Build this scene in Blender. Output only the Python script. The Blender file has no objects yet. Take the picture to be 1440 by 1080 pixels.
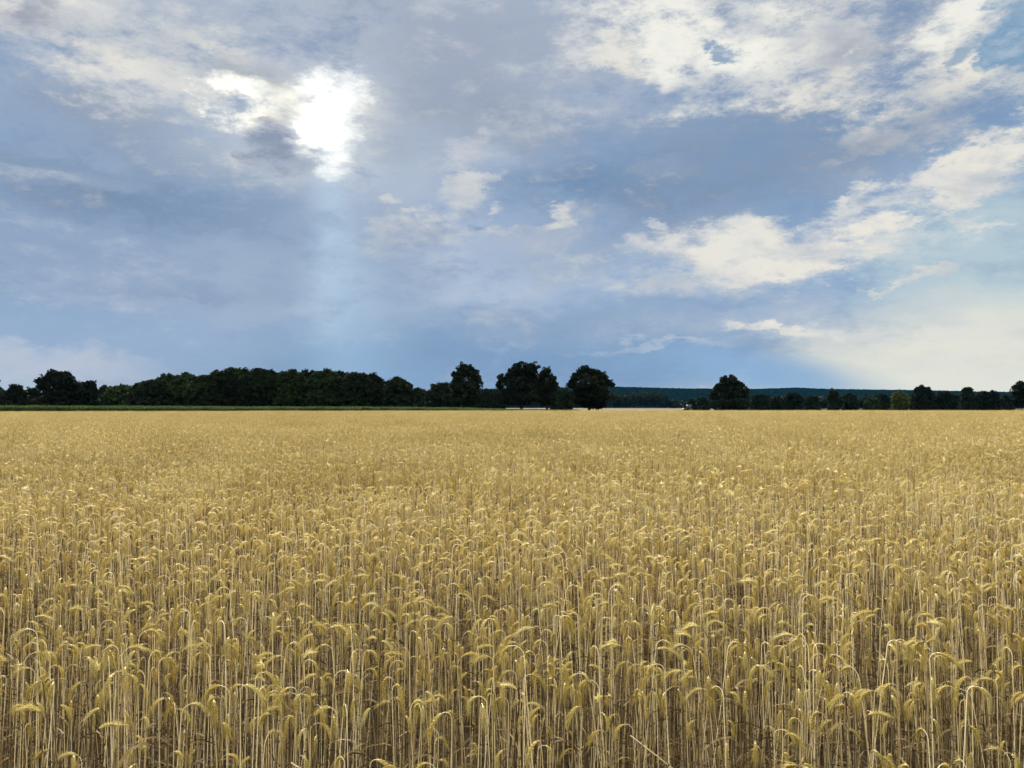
import bpy, math, random
import numpy as np
from mathutils import Vector

R = math.radians
random.seed(7); rng = np.random.default_rng(7)
S = bpy.context.scene
COL = S.collection

# ------------------------------------------------------------------ camera
EYE = 1.95          # eye height
FPX = 1109.0        # focal length in pixels of the 1440 wide photograph
HOR = 573.0         # row of the true horizon
cam_d = bpy.data.cameras.new('camera'); cam = bpy.data.objects.new('camera', cam_d); COL.objects.link(cam)
cam_d.sensor_width = 36.0; cam_d.lens = 36.0 * FPX / 1440.0
cam_d.clip_start = 0.05; cam_d.clip_end = 20000
cam.location = (0, 0, EYE)
PITCH = math.atan((HOR - 540) / FPX)
cam.rotation_euler = (R(90) + PITCH, 0, 0)
S.camera = cam

def ray(px, py):
    """direction of a photograph pixel"""
    v = Vector(((px - 720) / FPX, 1.0, (540 - py) / FPX))
    c, s = math.cos(PITCH), math.sin(PITCH)
    return Vector((v.x, v.y * c - v.z * s, v.y * s + v.z * c)).normalized()
def azel(px, py):
    d = ray(px, py)
    return math.degrees(math.atan2(d.x, d.y)), math.degrees(math.asin(d.z))

# ------------------------------------------------------------------ light
SUN_AZ, SUN_EL = azel(455, 160)
sd = bpy.data.lights.new('sun', 'SUN'); sun = bpy.data.objects.new('sun', sd); COL.objects.link(sun)
sd.energy = 5.0; sd.angle = R(8); sd.color = (1.0, 0.94, 0.80)
a, e = R(SUN_AZ), R(SUN_EL + 6)
sv = Vector((math.sin(a) * math.cos(e), math.cos(a) * math.cos(e), math.sin(e)))
sun.rotation_euler = sv.to_track_quat('Z', 'Y').to_euler()

S.view_settings.view_transform = 'Standard'; S.view_settings.look = 'None'
S.view_settings.exposure = 1.15; S.view_settings.gamma = 1.0; S.view_settings.use_curve_mapping = False
S.render.engine = 'CYCLES'
S.cycles.max_bounces = 6; S.cycles.diffuse_bounces = 1; S.cycles.transmission_bounces = 3
S.cycles.glossy_bounces = 2; S.cycles.volume_bounces = 0; S.cycles.transparent_max_bounces = 6

def lin(c, k=1.0):
    def f(v):
        v = v / 255.0
        return v / 12.92 if v <= 0.04045 else ((v + 0.055) / 1.055) ** 2.4
    return (f(c[0]) * k, f(c[1]) * k, f(c[2]) * k, 1.0)

# ------------------------------------------------------------------ sky
W = bpy.data.worlds.new('World'); S.world = W; W.use_nodes = True
def build_sky():
    nt = W.node_tree; nt.nodes.clear(); L = nt.links
    def N(t, **k):
        n = nt.nodes.new(t)
        for a_, b_ in k.items(): setattr(n, a_, b_)
        return n
    def math_(op, x, y=None, z=None, clamp=False):
        n = N('ShaderNodeMath', operation=op); n.use_clamp = clamp
        for i, q in enumerate((x, y, z)):
            if q is None: continue
            if isinstance(q, (int, float)): n.inputs[i].default_value = q
            else: L.new(q, n.inputs[i])
        return n.outputs[0]
    tc = N('ShaderNodeTexCoord')
    nrm = N('ShaderNodeVectorMath', operation='NORMALIZE'); L.new(tc.outputs['Generated'], nrm.inputs[0])
    D = nrm.outputs[0]
    sx = N('ShaderNodeSeparateXYZ'); L.new(D, sx.inputs[0])
    az = math_('MULTIPLY', math_('ARCTAN2', sx.outputs[0], sx.outputs[1]), 57.2958)
    el = math_('MULTIPLY', math_('ARCSINE', sx.outputs[2]), 57.2958)
    cA = N('ShaderNodeCombineXYZ'); L.new(az, cA.inputs[0]); L.new(el, cA.inputs[1])
    A = cA.outputs[0]
    # flattened direction for the cloud noise
    fl = N('ShaderNodeVectorMath', operation='MULTIPLY'); L.new(D, fl.inputs[0]); fl.inputs[1].default_value = (1, 1, 2.3)
    tilt = N('ShaderNodeMapping'); L.new(fl.outputs[0], tilt.inputs[0]); tilt.inputs['Rotation'].default_value = (0, R(-9), 0)
    FV = tilt.outputs[0]
    def noise(scale, detail, rough, off=(0, 0, 0), dist=0.0):
        v = N('ShaderNodeVectorMath', operation='ADD'); L.new(FV, v.inputs[0]); v.inputs[1].default_value = off
        n = N('ShaderNodeTexNoise'); L.new(v.outputs[0], n.inputs['Vector'])
        n.inputs['Scale'].default_value = scale; n.inputs['Detail'].default_value = detail
        n.inputs['Roughness'].default_value = rough; n.inputs['Distortion'].default_value = dist
        return n
    n1 = noise(3.2, 3, 0.55, (3.1, 1.7, 0.3))          # warp
    n2 = noise(10.0, 8, 0.64, (7.7, 2.2, 5.1))     # detail
    n3 = noise(4.0, 7, 0.6, (1.4, 8.2, 2.6), 0.5)     # general cloud deck
    n4 = noise(30.0, 6, 0.75, (5.4, 1.2, 7.6))      # fine wisps
    cen = N('ShaderNodeVectorMath', operation='SUBTRACT'); L.new(n1.outputs['Color'], cen.inputs[0]); cen.inputs[1].default_value = (.5, .5, .5)
    wv = N('ShaderNodeVectorMath', operation='MULTIPLY'); L.new(cen.outputs[0], wv.inputs[0]); wv.inputs[1].default_value = (14, 8, 0)
    cen2 = N('ShaderNodeVectorMath', operation='SUBTRACT'); L.new(n2.outputs['Color'], cen2.inputs[0]); cen2.inputs[1].default_value = (.5, .5, .5)
    wv2 = N('ShaderNodeVectorMath', operation='MULTIPLY'); L.new(cen2.outputs[0], wv2.inputs[0]); wv2.inputs[1].default_value = (9, 5, 0)
    s1 = N('ShaderNodeVectorMath', operation='ADD'); L.new(A, s1.inputs[0]); L.new(wv2.outputs[0], s1.inputs[1])
    s2 = N('ShaderNodeVectorMath', operation='ADD'); L.new(s1.outputs[0], s2.inputs[0]); L.new(wv.outputs[0], s2.inputs[1])
    COORD = {0: A, 1: s1.outputs[0], 2: s2.outputs[0]}
    DET = math_('SUBTRACT', math_('ADD', math_('ADD', math_('MULTIPLY', n2.outputs['Fac'], 0.45), math_('MULTIPLY', n3.outputs['Fac'], 0.3)), math_('MULTIPLY', n4.outputs['Fac'], 0.25)), 0.5)
    n5 = noise(7.5, 7, 0.58, (9.1, 4.4, 1.9), 0.3)      # rounded relief inside the bright clouds
    pf = N('ShaderNodeMapRange', interpolation_type='SMOOTHSTEP'); L.new(n5.outputs['Fac'], pf.inputs[0]); pf.inputs[1].default_value = 0.36; pf.inputs[2].default_value = 0.56
    PUFF = math_('MULTIPLY_ADD', pf.outputs[0], 0.62, 0.38)
    DMOD = math_('MULTIPLY_ADD', DET, 3.0, 0.9)

    # clear air: the Nishita sky, under a paler veil that whitens to the horizon
    sky = N('ShaderNodeTexSky', sky_type='NISHITA'); sky.sun_disc = False
    sky.sun_elevation = R(SUN_EL); sky.sun_rotation = R(SUN_AZ); sky.altitude = 50; sky.dust_density = 1.5
    skm = N('ShaderNodeVectorMath', operation='SCALE'); L.new(sky.outputs[0], skm.inputs[0]); skm.inputs['Scale'].default_value = 0.06
    gr = N('ShaderNodeValToRGB'); L.new(math_('DIVIDE', el, 45.0, clamp=True), gr.inputs[0])
    stops = [(0.0, (156, 182, 210)), (0.06, (138, 170, 208)), (0.20, (140, 170, 208)), (0.36, (130, 160, 198)), (0.55, (142, 162, 192)), (0.8, (158, 170, 190)), (1.0, (168, 178, 192))]
    while len(gr.color_ramp.elements) < len(stops): gr.color_ramp.elements.new(0.5)
    for el_, (p, c) in zip(gr.color_ramp.elements, stops): el_.position = p; el_.color = lin(c)
    def mix(fac, c1, c2, mode='MIX'):
        m = N('ShaderNodeMix', data_type='RGBA', blend_type=mode, clamp_factor=True)
        if isinstance(fac, (int, float)): m.inputs[0].default_value = fac
        else: L.new(fac, m.inputs[0])
        for i, c in ((6, c1), (7, c2)):
            if isinstance(c, tuple): m.inputs[i].default_value = c
            else: L.new(c, m.inputs[i])
        return m.outputs[2]
    cur = mix(0.88, skm.outputs[0], gr.outputs[0])
    # general soft deck: lighter and darker folds everywhere
    fold = N('ShaderNodeMapRange', interpolation_type='SMOOTHSTEP'); L.new(n3.outputs['Fac'], fold.inputs[0])
    fold.inputs[1].default_value = 0.38; fold.inputs[2].default_value = 0.66
    cur = mix(math_('MULTIPLY', fold.outputs[0], 0.45), cur, lin((180, 194, 214)))
    fold2 = N('ShaderNodeMapRange', interpolation_type='SMOOTHSTEP'); L.new(n1.outputs['Fac'], fold2.inputs[0])
    fold2.inputs[1].default_value = 0.50; fold2.inputs[2].default_value = 0.75
    cur = mix(math_('MULTIPLY', fold2.outputs[0], 0.35), cur, lin((106, 140, 186)))

    BRIGHT = [(247, 244, 236), (239, 233, 222), (226, 223, 219)]; PUFFED = {}
    def blob(cur, px, py, rx, ry, ang, col, alpha=1.0, k=1.0, lo=0.1, hi=0.6, warp=1, gain=1.0):
        """one patch of cloud or clear sky fixed on the sky sphere; sizes in photograph pixels, ang = degrees up to the right"""
        if k > 0.5: k *= 2.9; hi = lo + (hi - lo) * (2.2 if min(col) < 205 else 1.9); rx *= 1.1; ry *= 1.15
        A0, E0 = azel(px, py)
        g = 180 / math.pi / FPX
        f = math.cos(math.atan(math.hypot(px - 720, py - 540) / FPX)) ** 1.5
        mp = N('ShaderNodeMapping', vector_type='TEXTURE'); L.new(COORD[warp], mp.inputs[0])
        mp.inputs['Location'].default_value = (A0, E0, 0); mp.inputs['Rotation'].default_value = (0, 0, R(ang))
        mp.inputs['Scale'].default_value = (rx * g * f, ry * g * f, 1)
        gt = N('ShaderNodeTexGradient', gradient_type='SPHERICAL'); L.new(mp.outputs[0], gt.inputs[0])
        v = gt.outputs['Fac']
        if k:
            v = math_('MULTIPLY_ADD', DET, k, v)
            v = math_('MULTIPLY', v, math_('MULTIPLY', gt.outputs['Fac'], 4.0, clamp=True))
        mr = N('ShaderNodeMapRange', interpolation_type='SMOOTHSTEP'); L.new(v, mr.inputs[0])
        mr.inputs[1].default_value = lo; mr.inputs[2].default_value = hi; mr.inputs[4].default_value = alpha
        fac = mr.outputs[0]
        if 1.3 < k and gain == 1: fac = math_('MULTIPLY', fac, DMOD, clamp=True)
        if min(col) < 205 or k < .5:                                   # greyer air and cloud masses
            g_ = .3 * col[0] + .59 * col[1] + .11 * col[2]; w_ = .15 if 20 < col[2] - col[0] and k else 0
            return mix(fac, cur, lin(tuple(c * (1 - w_) + g_ * w_ for c in col), gain))
        if gain == 1:
            q_ = min(BRIGHT, key=lambda c: sum((c[n_] - col[n_]) ** 2 for n_ in range(3)))
            if q_ not in PUFFED: PUFFED[q_] = mix(PUFF, lin((172, 181, 198)), lin(q_))
            return mix(fac, cur, PUFFED[q_])
        return mix(fac, cur, lin(col, gain))
    for b in SKY: cur = blob(cur, **b) if isinstance(b, dict) else blob(cur, *b)
    # fine folds of light and grey through the whole deck, stronger higher up
    amp = math_('MULTIPLY_ADD', math_('DIVIDE', el, 30.0, clamp=True), 0.75, 0.25)
    up = N('ShaderNodeMapRange', interpolation_type='SMOOTHSTEP'); L.new(DET, up.inputs[0])
    up.inputs[1].default_value = 0.0; up.inputs[2].default_value = 0.15; up.inputs[4].default_value = 0.68
    cur = mix(math_('MULTIPLY', up.outputs[0], amp), cur, lin((214, 217, 224)))
    dn = N('ShaderNodeMapRange', interpolation_type='SMOOTHSTEP'); L.new(DET, dn.inputs[0])
    dn.inputs[1].default_value = 0.0; dn.inputs[2].default_value = -0.14; dn.inputs[4].default_value = 0.74
    cur = mix(math_('MULTIPLY', dn.outputs[0], amp), cur, lin((120, 145, 180)))
    for b in GLARE: cur = blob(cur, *b)
    # the half of the sky behind the camera: added brightness high up to light the wheat, dimmed low down, out of view
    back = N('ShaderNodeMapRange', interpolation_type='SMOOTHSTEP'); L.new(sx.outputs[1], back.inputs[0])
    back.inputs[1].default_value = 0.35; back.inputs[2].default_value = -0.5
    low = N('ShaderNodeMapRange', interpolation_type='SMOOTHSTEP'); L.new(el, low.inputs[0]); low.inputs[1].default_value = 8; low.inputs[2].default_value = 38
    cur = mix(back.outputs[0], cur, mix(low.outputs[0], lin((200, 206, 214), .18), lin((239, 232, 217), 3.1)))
    cur = mix(1.0, cur, (0.985, 1.0, 0.985, 1), 'MULTIPLY')
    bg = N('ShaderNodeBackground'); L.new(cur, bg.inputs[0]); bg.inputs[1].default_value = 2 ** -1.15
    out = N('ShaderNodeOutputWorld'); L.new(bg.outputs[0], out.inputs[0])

# px, py, rx, ry, angle, colour, alpha, detail, lo, hi, warp, gain
SKY = [
    # broad tones
    (60, 330, 560, 190, -4, (132, 158, 196), .7, .5, .0, .7, 1),
    (330, 290, 460, 90, -3, (98, 138, 184), .9, .8, .05, .6, 1),
    (640, 520, 620, 110, 3, (112, 152, 198), .85, .3, .0, .7, 1),
    (200, 470, 420, 70, 0, (138, 170, 210), .7, .3, .0, .7, 1),
    (120, 390, 430, 50, -4, (160, 180, 210), .45, 1.2, .1, .7, 1),
    (830, 255, 280, 90, 5, (88, 132, 182), .95, .9, .1, .65, 1),
    (1010, 270, 480, 95, 12, (116, 142, 178), .9, .9, .1, .65, 1),
    (1100, 190, 440, 110, 8, (134, 151, 178), .8, 1., .1, .6, 1),
    (700, 60, 420, 170, 0, (158, 167, 188), .8, .8, .05, .7, 1),
    (600, 130, 150, 150, 10, (138, 152, 180), .8, .8, .05, .7, 1),
    (180, 200, 330, 70, -5, (132, 153, 184), .8, .8, .1, .6, 1),
    (120, 265, 300, 60, -6, (112, 137, 172), .75, 1.2, .05, .6, 1),
    (150, 150, 220, 46, -8, (134, 150, 176), .7, 1.3, .05, .6, 1),
    (300, 415, 260, 34, 3, (116, 146, 188), .6, 1.2, .05, .6, 1),
    (720, 160, 200, 60, -12, (136, 150, 176), .6, 1.3, .05, .6, 1),
    (800, 450, 260, 26, 2, (122, 154, 194), .6, 1.2, .05, .6, 1),
    # right hand side clearing and cream glow
    (1440, 380, 340, 190, 0, (180, 203, 216), .95, .3, .0, .6, 1),
    (1500, 550, 700, 220, 0, (229, 227, 215), 1., .1, .0, .62, 1),
    (1430, 480, 420, 60, 0, (205, 216, 216), .6, .8, .0, .85, 1),
    (1000, 450, 460, 50, 2, (176, 188, 209), .75, .8, .1, .7, 1),
    (1020, 520, 300, 50, -8, (132, 170, 210), .85, .2, .0, .9, 0),
    (1070, 522, 190, 42, -14, (142, 176, 212), .8, .0, .0, .8, 0),
    (1270, 476, 330, 20, -3, (233, 226, 210), .7, 1.2, .1, .6, 1),
    (1105, 468, 110, 14, -14, (238, 228, 206), .85, 1.2, .1, .5, 1),
    (930, 482, 170, 9, 3, (200, 205, 218), .6, .6, .1, .5, 1),
    # top right bright broken cloud
    (1140, 60, 460, 150, -6, (224, 224, 226), .95, 1.2, .1, .5, 1),
    (1010, 60, 230, 125, -20, (248, 244, 236), .95, 1.3, .15, .5, 1),
    (1230, 70, 230, 60, 10, (160, 168, 186), .85, 1.6, .15, .6, 1),
    (1320, 130, 280, 85, 8, (240, 236, 230), .9, 1.5, .15, .5, 1),
    (1330, 30, 170, 50, 20, (240, 238, 232), .9, 1.4, .15, .5, 1),
    (875, 85, 55, 38, -30, (240, 237, 230), .8, 1.2, .1, .5, 1),
    (1435, 55, 75, 90, 0, (112, 158, 198), 1., 1.6, .25, .5, 1),
    (1350, 75, 60, 26, 40, (120, 158, 196), .8, 2.0, .3, .5, 1),
    (1015, 72, 60, 16, -20, (108, 150, 194), .85, 1.8, .35, .6, 1),
    (1390, 225, 140, 66, 20, (238, 233, 225), .9, 1.6, .2, .5, 1),
    (1250, 185, 230, 60, 10, (138, 154, 180), .8, 1.2, .15, .6, 1),
    # middle right cream clouds
    (1190, 290, 190, 32, 12, (226, 222, 216), .85, 1.5, .15, .5, 1),
    (1080, 365, 340, 72, 6, (226, 221, 212), .85, 1.5, .12, .5, 1),
    (1130, 380, 150, 22, 3, (238, 231, 217), .8, 1.9, .15, .5, 1),
    (1040, 350, 120, 26, 14, (236, 230, 218), .7, 1.9, .15, .5, 1),
    (1235, 325, 120, 20, 8, (240, 234, 222), .85, 2.2, .15, .5, 1),
    (990, 423, 180, 22, 4, (130, 162, 202), .85, 1., .1, .5, 1),
    (1318, 381, 62, 10, 6, (242, 236, 224), .95, 1.5, .15, .45, 1),
    (1240, 401, 90, 6, 6, (236, 230, 220), .8, 1., .15, .4, 1),
    # centre clouds
    (590, 330, 150, 44, 4, (224, 221, 222), .85, 1.4, .12, .5, 1),
    (640, 288, 110, 26, 25, (224, 221, 220), .62, 1.8, .15, .5, 1),
    (770, 325, 150, 34, 10, (178, 188, 208), .75, 1.9, .1, .5, 1),
    (780, 375, 240, 44, 0, (160, 178, 204), .6, 1.6, .1, .6, 1),
    (680, 215, 80, 34, 0, (204, 206, 214), .6, 1.5, .1, .6, 1),
    (930, 240, 110, 26, -8, (156, 172, 196), .6, 1.3, .1, .6, 1),
    (560, 275, 34, 12, 10, (206, 208, 216), .8, 1.8, .12, .5, 1),
    (700, 322, 40, 14, 8, (210, 211, 218), .8, 1.8, .12, .5, 1),
    (690, 296, 26, 12, 20, (212, 213, 218), .7, 1.8, .12, .5, 1),
    (668, 312, 30, 14, 0, (112, 148, 192), .8, 1.4, .12, .5, 1),
    (790, 300, 44, 14, 8, (206, 208, 216), .8, 1.8, .12, .5, 1),
    (930, 318, 30, 8, 0, (196, 202, 214), .8, 1.5, .12, .5, 1),
    (530, 318, 50, 10, 8, (200, 205, 216), .7, 1.8, .12, .5, 1),
    (620, 372, 60, 10, 4, (196, 202, 216), .7, 1.6, .12, .5, 1),
    (840, 130, 120, 40, -20, (176, 184, 202), .7, 1.6, .1, .6, 1),
    (560, 215, 60, 40, 0, (150, 166, 192), .7, 1.5, .1, .6, 1),
    (1390, 320, 40, 8, 0, (214, 220, 222), .7, 1.5, .12, .5, 1),
    # top left
    (170, 60, 420, 120, -8, (206, 209, 213), .95, 1.5, .1, .6, 1),
    (330, 70, 150, 46, -15, (236, 233, 228), .75, 1.9, .15, .55, 1),
    (120, 60, 230, 44, -14, (230, 229, 228), .7, 1.9, .15, .55, 1),
    (50, 25, 60, 30, 0, (150, 158, 180), .9, 1.3, .15, .5, 1),
    (5, 20, 45, 55, 0, (232, 232, 232), .7, 1.4, .15, .5, 1),
    (80, 245, 170, 20, 2, (176, 190, 210), .5, 1.4, .1, .6, 1),
    (300, 345, 280, 22, -3, (158, 180, 210), .6, 1.4, .1, .6, 1),
    (110, 415, 260, 24, -3, (170, 187, 214), .6, 1.4, .1, .6, 1),
    (470, 375, 200, 22, 6, (160, 184, 214), .6, 1.4, .1, .6, 1),
    (50, 508, 270, 34, -2, (190, 198, 216), .7, .2, .05, .8, 1),
    # the glow round the sun
    (420, 170, 320, 200, 0, (196, 203, 211), .7, .9, .0, .8, 1),
    (400, 155, 190, 125, 0, (228, 226, 218), .8, 1.4, .05, .7, 1),
    (345, 100, 140, 40, -12, (160, 168, 182), .8, 1.6, .15, .5, 1),
    # sun shafts in the moist air under the hole
    (560, 400, 110, 200, 0, (124, 152, 190), .5, .2, .0, 1., 1),
    (400, 400, 90, 170, 0, (122, 152, 192), .4, .2, .0, 1., 1),
    (466, 320, 44, 190, 3, (190, 214, 234), .62, .0, .0, 1.1, 0),
    (482, 440, 80, 240, 4, (170, 199, 226), .45, .0, .0, 1.1, 0),
    (515, 500, 150, 200, 8, (152, 184, 216), .45, .0, .0, 1., 0),
]
GLARE = [
    (425, 155, 165, 110, 5, (255, 251, 238), .62, .9, .05, .8, 1, 1.0),
    (466, 148, 84, 74, 15, (255, 254, 247), 1., 1.3, .08, .66, 1, 1.5),
    (450, 190, 50, 62, 10, (255, 254, 247), 1., 1.3, .08, .68, 1, 1.35),
    (395, 152, 80, 40, 0, (255, 251, 240), .8, 1.4, .12, .6, 1, 1.04),
    (345, 128, 62, 28, -15, (255, 253, 244), .95, 1.6, .12, .55, 1, 1.15),
    (345, 165, 72, 30, 5, (255, 252, 242), .9, 1.6, .12, .55, 1, 1.1),
    (395, 125, 60, 18, -20, (196, 192, 186), .7, 1.8, .15, .6, 1),
    (380, 168, 60, 14, 5, (210, 203, 190), .6, 1.8, .15, .6, 1),
    (383, 205, 72, 48, -8, (140, 154, 182), 1., 1.0, .08, .40, 1),
]
build_sky()

# ------------------------------------------------------------------ mesh and material helpers
def mesh(name, V, F, tint=None, smooth=False, mats=(), midx=None):
    """V (n,3); F list of (k,m) integer arrays, m = 3 or 4; tint (n,) per vertex grey value"""
    V = np.asarray(V, np.float32)
    me = bpy.data.meshes.new(name)
    F = [np.asarray(f, np.int32) for f in F if len(f)]
    loops = np.concatenate([f.ravel() for f in F])
    tot = np.concatenate([np.full(len(f), f.shape[1], np.int32) for f in F])
    start = np.concatenate([[0], np.cumsum(tot)[:-1]]).astype(np.int32)
    me.vertices.add(len(V)); me.vertices.foreach_set('co', V.ravel())
    me.loops.add(len(loops)); me.loops.foreach_set('vertex_index', loops)
    me.polygons.add(len(tot)); me.polygons.foreach_set('loop_start', start)
    if midx is not None: me.polygons.foreach_set('material_index', np.asarray(midx, np.int32))
    if smooth: me.polygons.foreach_set('use_smooth', np.ones(len(tot), bool))
    if tint is not None:
        at = me.attributes.new('tint', 'FLOAT', 'POINT'); at.data.foreach_set('value', np.asarray(tint, np.float32))
    for m in mats: me.materials.append(m)
    me.update(calc_edges=True); me.validate()
    return me

class MB:
    """collects pieces into one mesh; each piece has a tint and a material slot"""
    def __init__(s): s.V = []; s.F3 = []; s.F4 = []; s.T = []; s.m3 = []; s.m4 = []; s.n = 0
    def add(s, V, F, tint=0.5, mi=0):
        V = np.asarray(V, float).reshape(-1, 3); s.V.append(V)
        t = np.full(len(V), tint) if np.isscalar(tint) else np.asarray(tint); s.T.append(t)
        for f in (F if isinstance(F, (list, tuple)) else [F]):
            f = np.asarray(f, int)
            if not len(f): continue
            (s.F3 if f.shape[1] == 3 else s.F4).append(f + s.n)
            (s.m3 if f.shape[1] == 3 else s.m4).append(np.full(len(f), mi))
        s.n += len(V)
    def merged(s):
        return np.concatenate(s.V), (np.concatenate(s.F3) if s.F3 else np.zeros((0, 3), int)), (np.concatenate(s.F4) if s.F4 else np.zeros((0, 4), int)), np.concatenate(s.T), (np.concatenate(s.m3) if s.m3 else np.zeros(0, int)), (np.concatenate(s.m4) if s.m4 else np.zeros(0, int))
    def mesh(s, name, mats, smooth=False):
        V, a_, b_, T, ma, mb = s.merged()
        F = []; M = []
        if len(a_): F.append(a_); M.append(ma)
        if len(b_): F.append(b_); M.append(mb)
        return mesh(name, V, F, T, smooth, mats, np.concatenate(M))

def tube(P, rad, sides=4, flat=1.0, cap=True):
    P = np.asarray(P, float); n = len(P)
    rad = np.full(n, rad) if np.isscalar(rad) else np.asarray(rad, float)
    T = np.gradient(P, axis=0); T /= np.linalg.norm(T, axis=1)[:, None] + 1e-12
    ref = np.array([0, 1.0, 0]) if abs(T[:, 1]).max() < 0.9 else np.array([1.0, 0, 0])
    Nn = np.cross(T, ref); Nn /= np.linalg.norm(Nn, axis=1)[:, None] + 1e-12
    B = np.cross(Nn, T)
    an = np.arange(sides) * 2 * math.pi / sides
    V = P[:, None, :] + rad[:, None, None] * (np.cos(an)[None, :, None] * Nn[:, None, :] * flat + np.sin(an)[None, :, None] * B[:, None, :])
    V = V.reshape(-1, 3)
    i = np.arange(n - 1)[:, None] * sides; j = np.arange(sides)[None, :]; k = (j + 1) % sides
    Q = np.stack([i + j, i + k, i + sides + k, i + sides + j], -1).reshape(-1, 4)
    if not cap: return V, [Q]
    V = np.vstack([V, P[-1:], P[:1]]); e = n * sides
    j = np.arange(sides); k = (j + 1) % sides
    T1 = np.stack([(n - 1) * sides + j, (n - 1) * sides + k, np.full(sides, e)], -1)
    T2 = np.stack([k, j, np.full(sides, e + 1)], -1)
    return V, [Q, np.vstack([T1, T2])]

def box(x0, x1, y0, y1, z0, z1):
    V = [(x, y, z) for z in (z0, z1) for y in (y0, y1) for x in (x0, x1)]
    F = [(0, 2, 3, 1), (4, 5, 7, 6), (0, 1, 5, 4), (2, 6, 7, 3), (0, 4, 6, 2), (1, 3, 7, 5)]
    return np.array(V, float), [np.array(F)]

def obj(name, me, parent=None, loc=(0, 0, 0), rz=0.0):
    o = bpy.data.objects.new(name, me); COL.objects.link(o)
    o.location = loc; o.rotation_euler[2] = rz
    if parent: o.parent = parent
    return o
def tag(o, label=None, cat=None, group=None, kind=None):
    if label: o['label'] = label
    if cat: o['category'] = cat
    if group: o['group'] = group
    if kind: o['kind'] = kind
    return o

def organic(name, base, dark, light, rough=0.75, transl=0.0, tcol=None, big=0.0, bigcol=(0.3, 0.3, 0.1), spec=0.25, objrnd=0.5, base_is_lin=True):
    """plant material: colour wanders between dark and light with the mesh tint, the object and a slow patch noise"""
    m = bpy.data.materials.new(name); m.use_nodes = True; nt = m.node_tree; nt.nodes.clear(); L = nt.links
    N = nt.nodes.new
    at = N('ShaderNodeAttribute'); at.attribute_name = 'tint'
    oi = N('ShaderNodeObjectInfo')
    mm = N('ShaderNodeMath'); mm.operation = 'MULTIPLY_ADD'; L.new(oi.outputs['Random'], mm.inputs[0]); mm.inputs[1].default_value = objrnd
    L.new(at.outputs['Fac'], mm.inputs[2])
    sb = N('ShaderNodeMath'); sb.operation = 'SUBTRACT'; L.new(mm.outputs[0], sb.inputs[0]); sb.inputs[1].default_value = objrnd / 2
    cr = N('ShaderNodeValToRGB'); L.new(sb.outputs[0], cr.inputs[0])
    cr.color_ramp.elements[0].color = (*dark, 1); cr.color_ramp.elements[1].color = (*light, 1)
    e_ = cr.color_ramp.elements.new(0.5); e_.color = (*base, 1)
    col = cr.outputs[0]
    if big:
        ge = N('ShaderNodeNewGeometry'); mp = N('ShaderNodeMapping'); L.new(ge.outputs['Position'], mp.inputs[0]); mp.inputs['Scale'].default_value = (0.012, 0.09, 0.1)
        no = N('ShaderNodeTexNoise'); L.new(mp.outputs[0], no.inputs[0]); no.inputs['Detail'].default_value = 4
        mr = N('ShaderNodeMapRange'); L.new(no.outputs['Fac'], mr.inputs[0]); mr.inputs[1].default_value = 0.38; mr.inputs[2].default_value = 0.68; mr.inputs[4].default_value = big * 1.4
        mx = N('ShaderNodeMix'); mx.data_type = 'RGBA'; L.new(mr.outputs[0], mx.inputs[0]); L.new(col, mx.inputs[6]); mx.inputs[7].default_value = (*bigcol, 1)
        col = mx.outputs[2]
    pb = N('ShaderNodeBsdfPrincipled'); L.new(col, pb.inputs['Base Color']); pb.inputs['Roughness'].default_value = rough
    pb.inputs['Specular IOR Level'].default_value = spec
    out = N('ShaderNodeOutputMaterial'); sh = pb.outputs[0]
    if transl:
        tr = N('ShaderNodeBsdfTranslucent')
        if tcol:
            mt = N('ShaderNodeMix'); mt.data_type = 'RGBA'; mt.blend_type = 'MULTIPLY'; mt.inputs[0].default_value = 1; L.new(col, mt.inputs[6]); mt.inputs[7].default_value = (*tcol, 1); L.new(mt.outputs[2], tr.inputs[0])
        else: L.new(col, tr.inputs[0])
        ms = N('ShaderNodeMixShader'); ms.inputs[0].default_value = transl; L.new(sh, ms.inputs[1]); L.new(tr.outputs[0], ms.inputs[2]); sh = ms.outputs[0]
    L.new(sh, out.inputs[0])
    return m

M_EAR = organic('ripe_ear', (.92, .76, .34), (.54, .41, .15), (.97, .88, .55), .5, .45, big=.4, bigcol=(.60, .50, .12), spec=.2)
M_AWN = organic('ripe_awn', (.92, .77, .33), (.70, .56, .20), (.96, .86, .48), .5, .4, big=.3, bigcol=(.60, .50, .14), spec=.2)
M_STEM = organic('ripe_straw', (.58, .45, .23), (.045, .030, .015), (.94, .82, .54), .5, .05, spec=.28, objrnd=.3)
M_LEAF = organic('withered_leaf', (.13, .085, .038), (.04, .026, .012), (.38, .27, .12), .8, .10)
WHEAT = (M_STEM, M_EAR, M_AWN, M_LEAF)

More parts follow.
